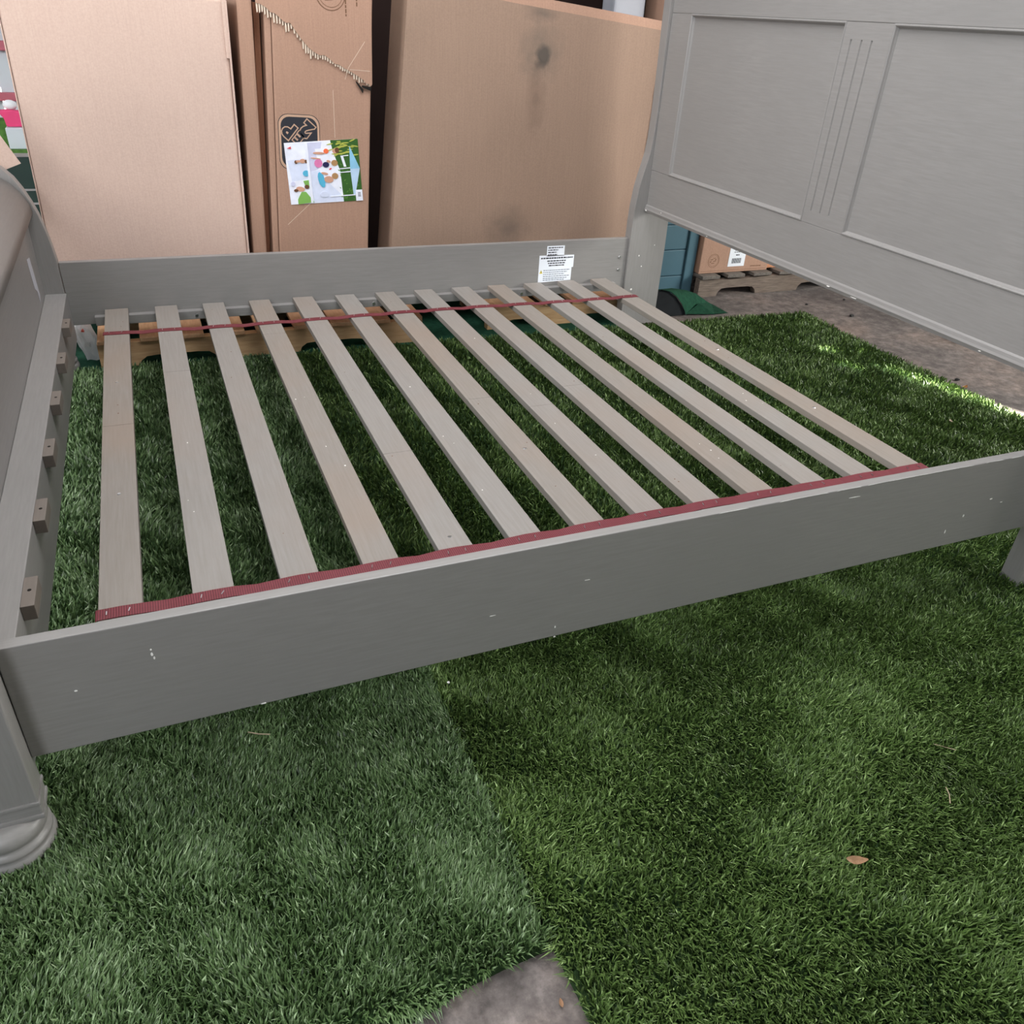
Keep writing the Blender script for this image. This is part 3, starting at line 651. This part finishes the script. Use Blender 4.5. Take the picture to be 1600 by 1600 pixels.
# dark green felt mat on the concrete, one corner curled
bm = new_bm(); bx(bm, -.45, 2.19, 1.93, 2.80, FZ + .0002, FZ + .004)
t = bmesh.new(); n1, n2 = 16, 8; G = []
A0 = [(2.16, -.028), (2.20, .045), (2.25, .088), (2.31, .099), (2.355, .088), (2.395, .062), (2.425, .030), (2.447, -.004), (2.455, -.022)]
B0 = [(2.20, -.028), (2.27, .030), (2.36, .062), (2.44, .064), (2.52, .050), (2.58, .030), (2.62, .006), (2.65, -.012), (2.68, -.027)]
for j in range(n2 + 1):
    v = j / n2; row = []
    for (ax, az), (bx_, bz) in zip(A0, B0):
        row.append(((ax + (bx_ - ax) * v), 2.005 + .12 * v, az + (bz - az) * v))
    G.append(row)
V1 = [[t.verts.new(p) for p in row] for row in G]; V2 = [[t.verts.new((p[0], p[1], p[2] - .0035)) for p in row] for row in G]
for j in range(n2):
    for i in range(len(A0) - 1):
        f = t.faces.new([V1[j][i], V1[j][i + 1], V1[j + 1][i + 1], V1[j + 1][i]]); f.material_index = 0; f.smooth = True
        f = t.faces.new([V2[j][i], V2[j + 1][i], V2[j + 1][i + 1], V2[j][i + 1]]); f.material_index = 1; f.smooth = True
merge(bm, t)
# the loose tongue that lies down on the concrete to the right
t = bmesh.new(); tg = [(2.455, 2.005, -.022), (2.60, 1.985, -.026), (2.68, 1.99, -.0285), (2.68, 2.125, -.027), (2.56, 2.06, .004)]
a = [t.verts.new((p[0], p[1], p[2] + .001)) for p in tg]; t.faces.new(a); merge(bm, t)
FM = obj('felt_mat', bm, [M_felt, M_rubber], loc=(1.0, 2.2, FZ)); tag(FM, 'thin dark green felt mat with black backing, its right corner curled up by the post', 'mat')
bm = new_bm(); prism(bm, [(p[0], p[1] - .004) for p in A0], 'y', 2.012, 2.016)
obj('arch_shade_filler', bm, M_rubber, FM)  # added black sheet closing the arch, standing in for its dark inside

# white crumpled paper beside the pallet
t = bmesh.new(); n = 9; G = []
for j in range(n + 1):
    row = []
    for i in range(n + 1):
        u, v = i / n, j / n
        x = -.028 + .072 * u + .01 * math.sin(v * 5); z = FZ + .012 + .142 * v
        if v < .35: x += (.35 - v) * .08 * (1 - u)
        row.append(t.verts.new((x, 2.035 + .020 * v + .006 * math.sin(u * 7 + v * 4) + random.uniform(-.002, .002), z)))
    G.append(row)
for j in range(n):
    for i in range(n): 
        if (i, j) in ((0, n - 1), (1, n - 1), (0, n - 2)): continue
        t.faces.new([G[j][i], G[j][i + 1], G[j + 1][i + 1], G[j + 1][i]])
bmesh.ops.solidify(t, geom=t.faces[:], thickness=.0015)
o = obj('crumpled_paper', t, simple('bright_white_paper', (.92, .94, .96), .6), loc=(0, 2.04, FZ + .005)); tag(o, 'white crumpled paper propped at the left end of the pine pallet', 'paper')
bm = new_bm(); prism(bm, [(.000, .085), (.010, .083), (.006, .092)], 'y', 2.036, 2.052); obj('red_mark', bm, simple('red_print', (.7, .12, .08), .6), o)
STW = None

# teal plastic panel, cartons and bits beyond the headboard
TP = thing('panelled_unit', 'teal plastic panelled unit with horizontal grooves standing behind the headboard post', 'storage unit', (2.5, 2.4, FZ))
zs = [FZ + .001, .064, .187, .302, .42]
for a, b in zip(zs, zs[1:]):
    bm = new_bm(); bx(bm, 2.30, 2.612, 2.305, 2.335, a + .0015, b - .0015, .003); obj('panel_board', bm, M_teal, TP)
bm = new_bm(); bx(bm, 2.30, 2.61, 2.312, 2.6, FZ + .001, .42); obj('unit_body', bm, M_teald, TP)
bm = new_bm(); bx(bm, 2.615, 2.668, 2.295, 2.62, FZ + .001, .46, .004); obj('corner_post', bm, M_teal, TP)
E_ = thing('cardboard_carton', 'brown carton with round emblem and white barcode label on the weathered pallet', 'cardboard box', (2.9, 2.5, PZ))
bm = new_bm(); bx(bm, 2.68, 3.085, 2.27, 2.70, PZ - .001, .40, .004); obj('carton_body', bm, M_card2, E_)
bm = new_bm(); roundel(bm, 2.755, .135, .032, 2.2699); obj('round_emblem', bm, M_stamp, E_, 'round printed emblem', stuff=True)
bm = new_bm(); wordbars(bm, 2.98, 3.045, .098, .004, 2.2699, 4, 0); line(bm, (2.69, .086), (3.075, .086), .0012, 2.2699); obj('small_print', bm, M_stamp, E_, stuff=True)
bm = new_bm(); bx(bm, 2.842, 2.938, 2.2685, 2.2698, .103, .222)
for k in range(11): prism(bm, [(2.862 + k * .005, .118), (2.8645 + k * .005, .118), (2.8645 + k * .005, .142), (2.862 + k * .005, .142)], 'y', 2.268, 2.2685, 1)
for k in range(7): prism(bm, [(2.872 + k * .006, .178), (2.876 + k * .006, .178), (2.876 + k * .006, .192), (2.872 + k * .006, .192)], 'y', 2.268, 2.2685, 1)
wordbars(bm, 2.868, 2.925, .170, .003, 2.2685, 5); wordbars(bm, 2.88, 2.90, .155, .005, 2.2685, 6); obj('shipping_label', bm, [M_paper, M_ink], E_, 'white label with barcodes')
M_cardo, *_ = cardboard('cardboard_orange', (0.52, 0.24, 0.13))
F_ = thing('cardboard_carton', 'reddish brown carton right of the labelled one on the weathered pallet', 'cardboard box', (3.3, 2.5, PZ))
bm = new_bm(); bx(bm, 3.105, 3.50, 2.30, 2.70, PZ - .001, .40, .004); obj('carton_body', bm, M_cardo, F_)
bm = new_bm(); line(bm, (3.15, .09), (3.49, .09), .003, 2.2999); line(bm, (3.15, .09), (3.15, .38), .003, 2.2999); line(bm, (3.49, .09), (3.49, .38), .003, 2.2999); line(bm, (3.15, .38), (3.49, .38), .003, 2.2999)
obj('printed_border', bm, M_stamp, F_, 'dark printed border')
# stacked behind, seen above the leaning carton
G_ = thing('cardboard_carton', 'shaded carton with dark emblem high behind the headboard post', 'cardboard box', (2.9, 2.75, FZ))
bm = new_bm(); bx(bm, 2.60, 3.2, 2.72, 2.94, .45, 1.5, .006); obj('carton_body', bm, M_card2, G_)
bm = new_bm(); prism(bm, rrect(2.66, 2.78, 1.175, 1.30, .03), 'y', 2.7188, 2.7199); obj('printed_logo', bm, M_ink, G_)
bm = new_bm(); bx(bm, 2.60, 3.2, 2.72, 2.94, FZ + .001, .449, .006); obj('carton_body', bm, M_card2, thing('cardboard_carton', 'carton hidden behind the teal unit, under the shaded carton', 'cardboard box', (2.9, 2.8, FZ)))
bm = new_bm(); bx(bm, 2.36, 2.52, 2.80, 2.92, FZ + .001, 1.40, .01); o = obj('wrapped_parcel', bm, simple('white_wrap', (.33, .34, .38), .4), loc=(2.44, 2.86, FZ)); tag(o, 'tall white wrapped parcel standing behind the leaning carton', 'parcel')
# small bits along the floor under the headboard
def lump(name, label, cat, x, y, z, s, mat, sx=1, sy=1, sz=.6, rot=0):
    t = bmesh.new(); bmesh.ops.create_icosphere(t, subdivisions=1, radius=s)
    for v in t.verts: v.co = Vector((v.co.x * sx * random.uniform(.7, 1.2), v.co.y * sy * random.uniform(.7, 1.2), v.co.z * sz * random.uniform(.7, 1.2)))
    bmesh.ops.rotate(t, matrix=Matrix.Rotation(rot, 3, 'Z'), verts=t.verts); zmin = min(v.co.z for v in t.verts)
    bmesh.ops.translate(t, vec=(x, y, z - zmin), verts=t.verts)
    return tag(obj(name, t, mat), label, cat)
def leaf(name, label, cat, x, y, z, l, w, rot, mat, curl=.3, tilt=0):
    t = bmesh.new(); n = 6; R = []
    for k in range(n + 1):
        u = k / n; ww = w * math.sin(PI * min(max(u, .04), .97)) ** .7; h = curl * l * (u - .5) ** 2 * 2
        R.append([t.verts.new((l * (u - .5), -ww / 2, h + .12 * ww)), t.verts.new((l * (u - .5), 0, h)), t.verts.new((l * (u - .5), ww / 2, h + .12 * ww))])
    for a, b in zip(R, R[1:]):
        for k in range(2): t.faces.new([a[k], a[k + 1], b[k + 1], b[k]])
    bmesh.ops.solidify(t, geom=t.faces[:], thickness=.0006)
    bmesh.ops.rotate(t, matrix=Matrix.Rotation(rot, 3, 'Z') @ Matrix.Rotation(tilt, 3, 'X'), verts=t.verts); bmesh.ops.translate(t, vec=(x, y, z), verts=t.verts)
    return tag(obj(name, t, mat), label, cat)
M_dry = simple('dry_leaf', (.50, .30, .17), .7); M_twig = simple('dry_twig', (.34, .27, .18), .8); M_blk = simple('black_debris', (.012, .012, .012), .8); M_orl = simple('orange_leaf', (.60, .30, .12), .7)
lump('debris_lump', 'black lump on the concrete under the left part of the headboard', 'debris', 3.255, 1.814, FZ, .012, M_blk, 1.3)
lump('debris_lump', 'black lump on the concrete near the sunlit turf corner', 'debris', 3.098, 1.054, FZ, .010, M_blk, 1.2)
lump('debris_lump', 'tiny black speck on the concrete just past the turf corner', 'debris', 3.156, 2.014, FZ, .008, M_blk)
lump('debris_lump', 'small black speck in front of the weathered pallet', 'debris', 3.405, 2.032, FZ, .008, M_blk)
lump('debris_lump', 'dark speck beside the turf edge midway along the concrete', 'debris', 3.03, 1.47, FZ, .008, M_blk)
leaf('leaf', 'small orange leaf on the concrete beside the sun patch', 'leaf', 3.06, .985, FZ + .004, .035, .016, .3, M_orl)
leaf('leaf', 'curled brown leaf lying on the turf in the foreground right', 'leaf', 1.143, -.503, .004, .034, .013, -.4, M_dry, .5, .4)
leaf('leaf', 'pale leaf fragment on the turf right of the slats', 'leaf', 2.68, .716, .003, .022, .011, 1.0, M_flute, .3, .2)
leaf('leaf', 'tiny brown leaf scrap on the bare concrete in front', 'leaf', .628, -.520, FZ + .003, .012, .006, 1.4, M_dry)
leaf('leaf', 'dark leaf scrap at the left of the bare concrete in front', 'leaf', .575, -.548, FZ + .003, .014, .005, -.2, M_stamp)
def twig(label, pts, r=.0007):
    t = bmesh.new(); R = []
    for i, p in enumerate(pts):
        d = (Vector(pts[min(i + 1, len(pts) - 1)]) - Vector(pts[max(i - 1, 0)])).normalized(); a = d.orthogonal().normalized(); b = d.cross(a)
        R.append([t.verts.new(Vector(p) + (a * math.cos(k * PI / 2) + b * math.sin(k * PI / 2)) * r) for k in range(4)])
    for a, b in zip(R, R[1:]):
        for k in range(4): t.faces.new([a[k], a[(k + 1) % 4], b[(k + 1) % 4], b[k]])
    t.faces.new(R[0][::-1]); t.faces.new(R[-1]); return tag(obj('twig', t, M_twig), label, 'twig')
twig('dry twig on the turf below the near rail, towards the footboard', [(.300, .075, .006), (.318, .063, .007), (.335, .058, .005)], .0010)
twig('thin straw on the turf at far right of the foreground', [(1.375, -.475, .006), (1.386, -.462, .009), (1.395, -.447, .007)], .0009)
twig('thin pale straw on the turf above the other right-hand straw', [(1.455, -.365, .006), (1.474, -.385, .008), (1.482, -.39, .006)], .0007)
lump('paper_scrap', 'tiny white scrap on the turf below the near rail', 'paper scrap', .672, .083, -.002, .0035, M_chip)
bm = new_bm(); bx(bm, 3.50, 3.78, 1.36, 1.43, FZ, FZ + .04, .003); tag(obj('timber_block', bm, M_oldb), 'grey timber offcut on the concrete under the headboard', 'timber')
bm = new_bm(); bx(bm, 3.80, 3.98, 1.45, 1.85, FZ, FZ + .09, .006); bx(bm, 3.78, 4.0, 1.43, 1.87, FZ + .09, FZ + .10, .003); tag(obj('plastic_crate', bm, simple('dark_green_plastic', (.012, .035, .025), .6)), 'dark green plastic crate on the concrete beyond the headboard', 'crate')

# ------------------------------------------------------------------ outdoors at far left
M_grass = simple('outdoor_lawn', (.09, .20, .045), .9, .2, .35, 30)
bm = new_bm(); bx(bm, -6, 6, 3.06, 12, FZ - .12, FZ - .02); struct(obj('ground', bm, simple('outdoor_paving', (.42, .40, .37), .9), loc=(0, 7, FZ - .1)))
M_wp = simple('white_vinyl', (.62, .68, .72), .5, .4, .04); M_rr = simple('faded_red_vinyl', (.50, .12, .16), .5)
FN = thing('slatted_fence', 'white vertical boarded fence with faded red rails outdoors at far left', 'fence', (-.4, 4.55, FZ - .02))
for k in range(14):
    x = -1.10 + k * .075
    bm = new_bm(); bx(bm, x, x + .068, 4.55, 4.57, .45, 1.25, .003); obj('fence_board', bm, M_wp, FN)
for z, h in ((.548, .040), (.785, .045), (.905, .10)):
    bm = new_bm(); bx(bm, -1.15, 0.0, 4.51, 4.549, z, z + h, .004); obj('fence_rail', bm, M_rr, FN)
for x in (-1.15, 0.02):
    bm = new_bm(); bx(bm, x, x + .07, 4.53, 4.6, FZ - .02, 1.3, .004); obj('fence_post', bm, M_wp, FN)
bm = new_bm(); bx(bm, -1.15, .02, 4.535, 4.548, FZ - .02, .47); obj('fence_skirt', bm, M_wp, FN)
bm = new_bm(); bx(bm, -.9, -.2, 4.20, 4.5, FZ - .02, .335, .004); GP = obj('planter_box', bm, simple('dark_green_box', (.012, .035, .028), .6)); tag(GP, 'dark green planter box topped with grass before the white fence', 'planter')
bm = new_bm(); bx(bm, -.9, -.2, 4.205, 4.495, .3352, .349); obj('grass_top', bm, M_grass, GP)
bm = new_bm(); bx(bm, -.9, -.2, 4.195, 4.199, .318, .336); bx(bm, -.9, -.2, 4.195, 4.199, .15, .16); bx(bm, -.9, -.2, 4.195, 4.199, .08, .09); obj('metal_trim', bm, M_steel, GP)
bm = new_bm(); bx(bm, -.60, -.275, 4.38, 4.49, .3495, .47, .005); tag(obj('grass_cube', bm, M_grass), 'grass covered block on the dark green planter', 'planter')
t = bmesh.new(); prism(t, [(-.365, .525), (-.30, .53), (-.24, .52), (-.25, .45), (-.335, .45), (-.34, .49)], 'y', 4.28, 4.34, 0, .008); PK = obj('pink_cushion', t, simple('bright_pink_fabric', (.80, .06, .20), .7), loc=(-.3, 4.3, .44)); tag(PK, 'bright pink cushion outdoors above the green box at far left', 'cushion')
t = bmesh.new(); bmesh.ops.create_uvsphere(t, u_segments=14, v_segments=8, radius=.034); bmesh.ops.scale(t, vec=(1, .8, .7), verts=t.verts); bmesh.ops.translate(t, vec=(-.30, 4.31, .551), verts=t.verts); tag(obj('white_ball', t, simple('white_glossy', (.85, .87, .9), .3), smooth=True), 'white ball resting on the pink cushion at far left', 'ball')
bm = new_bm(); bx(bm, -.34, -.22, 4.24, 4.38, .3495, .449, .004); tag(obj('white_stool', bm, M_wp), 'small white block stool below the pink cushion', 'stool')
# cardboard sheet beyond the footboard
T = Matrix.Translation((-.3, 2.1, 0)) @ Matrix.Rotation(math.radians(0), 4, 'Z')
bm = new_bm(); prism(bm, [(-.95, FZ), (-.30, FZ), (-.15, .52), (-.118, .60), (-.060, .622), (-.16, .835), (-.62, 1.02)], 'y', 2.05, 2.056); tag(obj('cardboard_sheet', bm, M_card), 'loose pale cardboard sheet standing behind the footboard end', 'cardboard sheet')
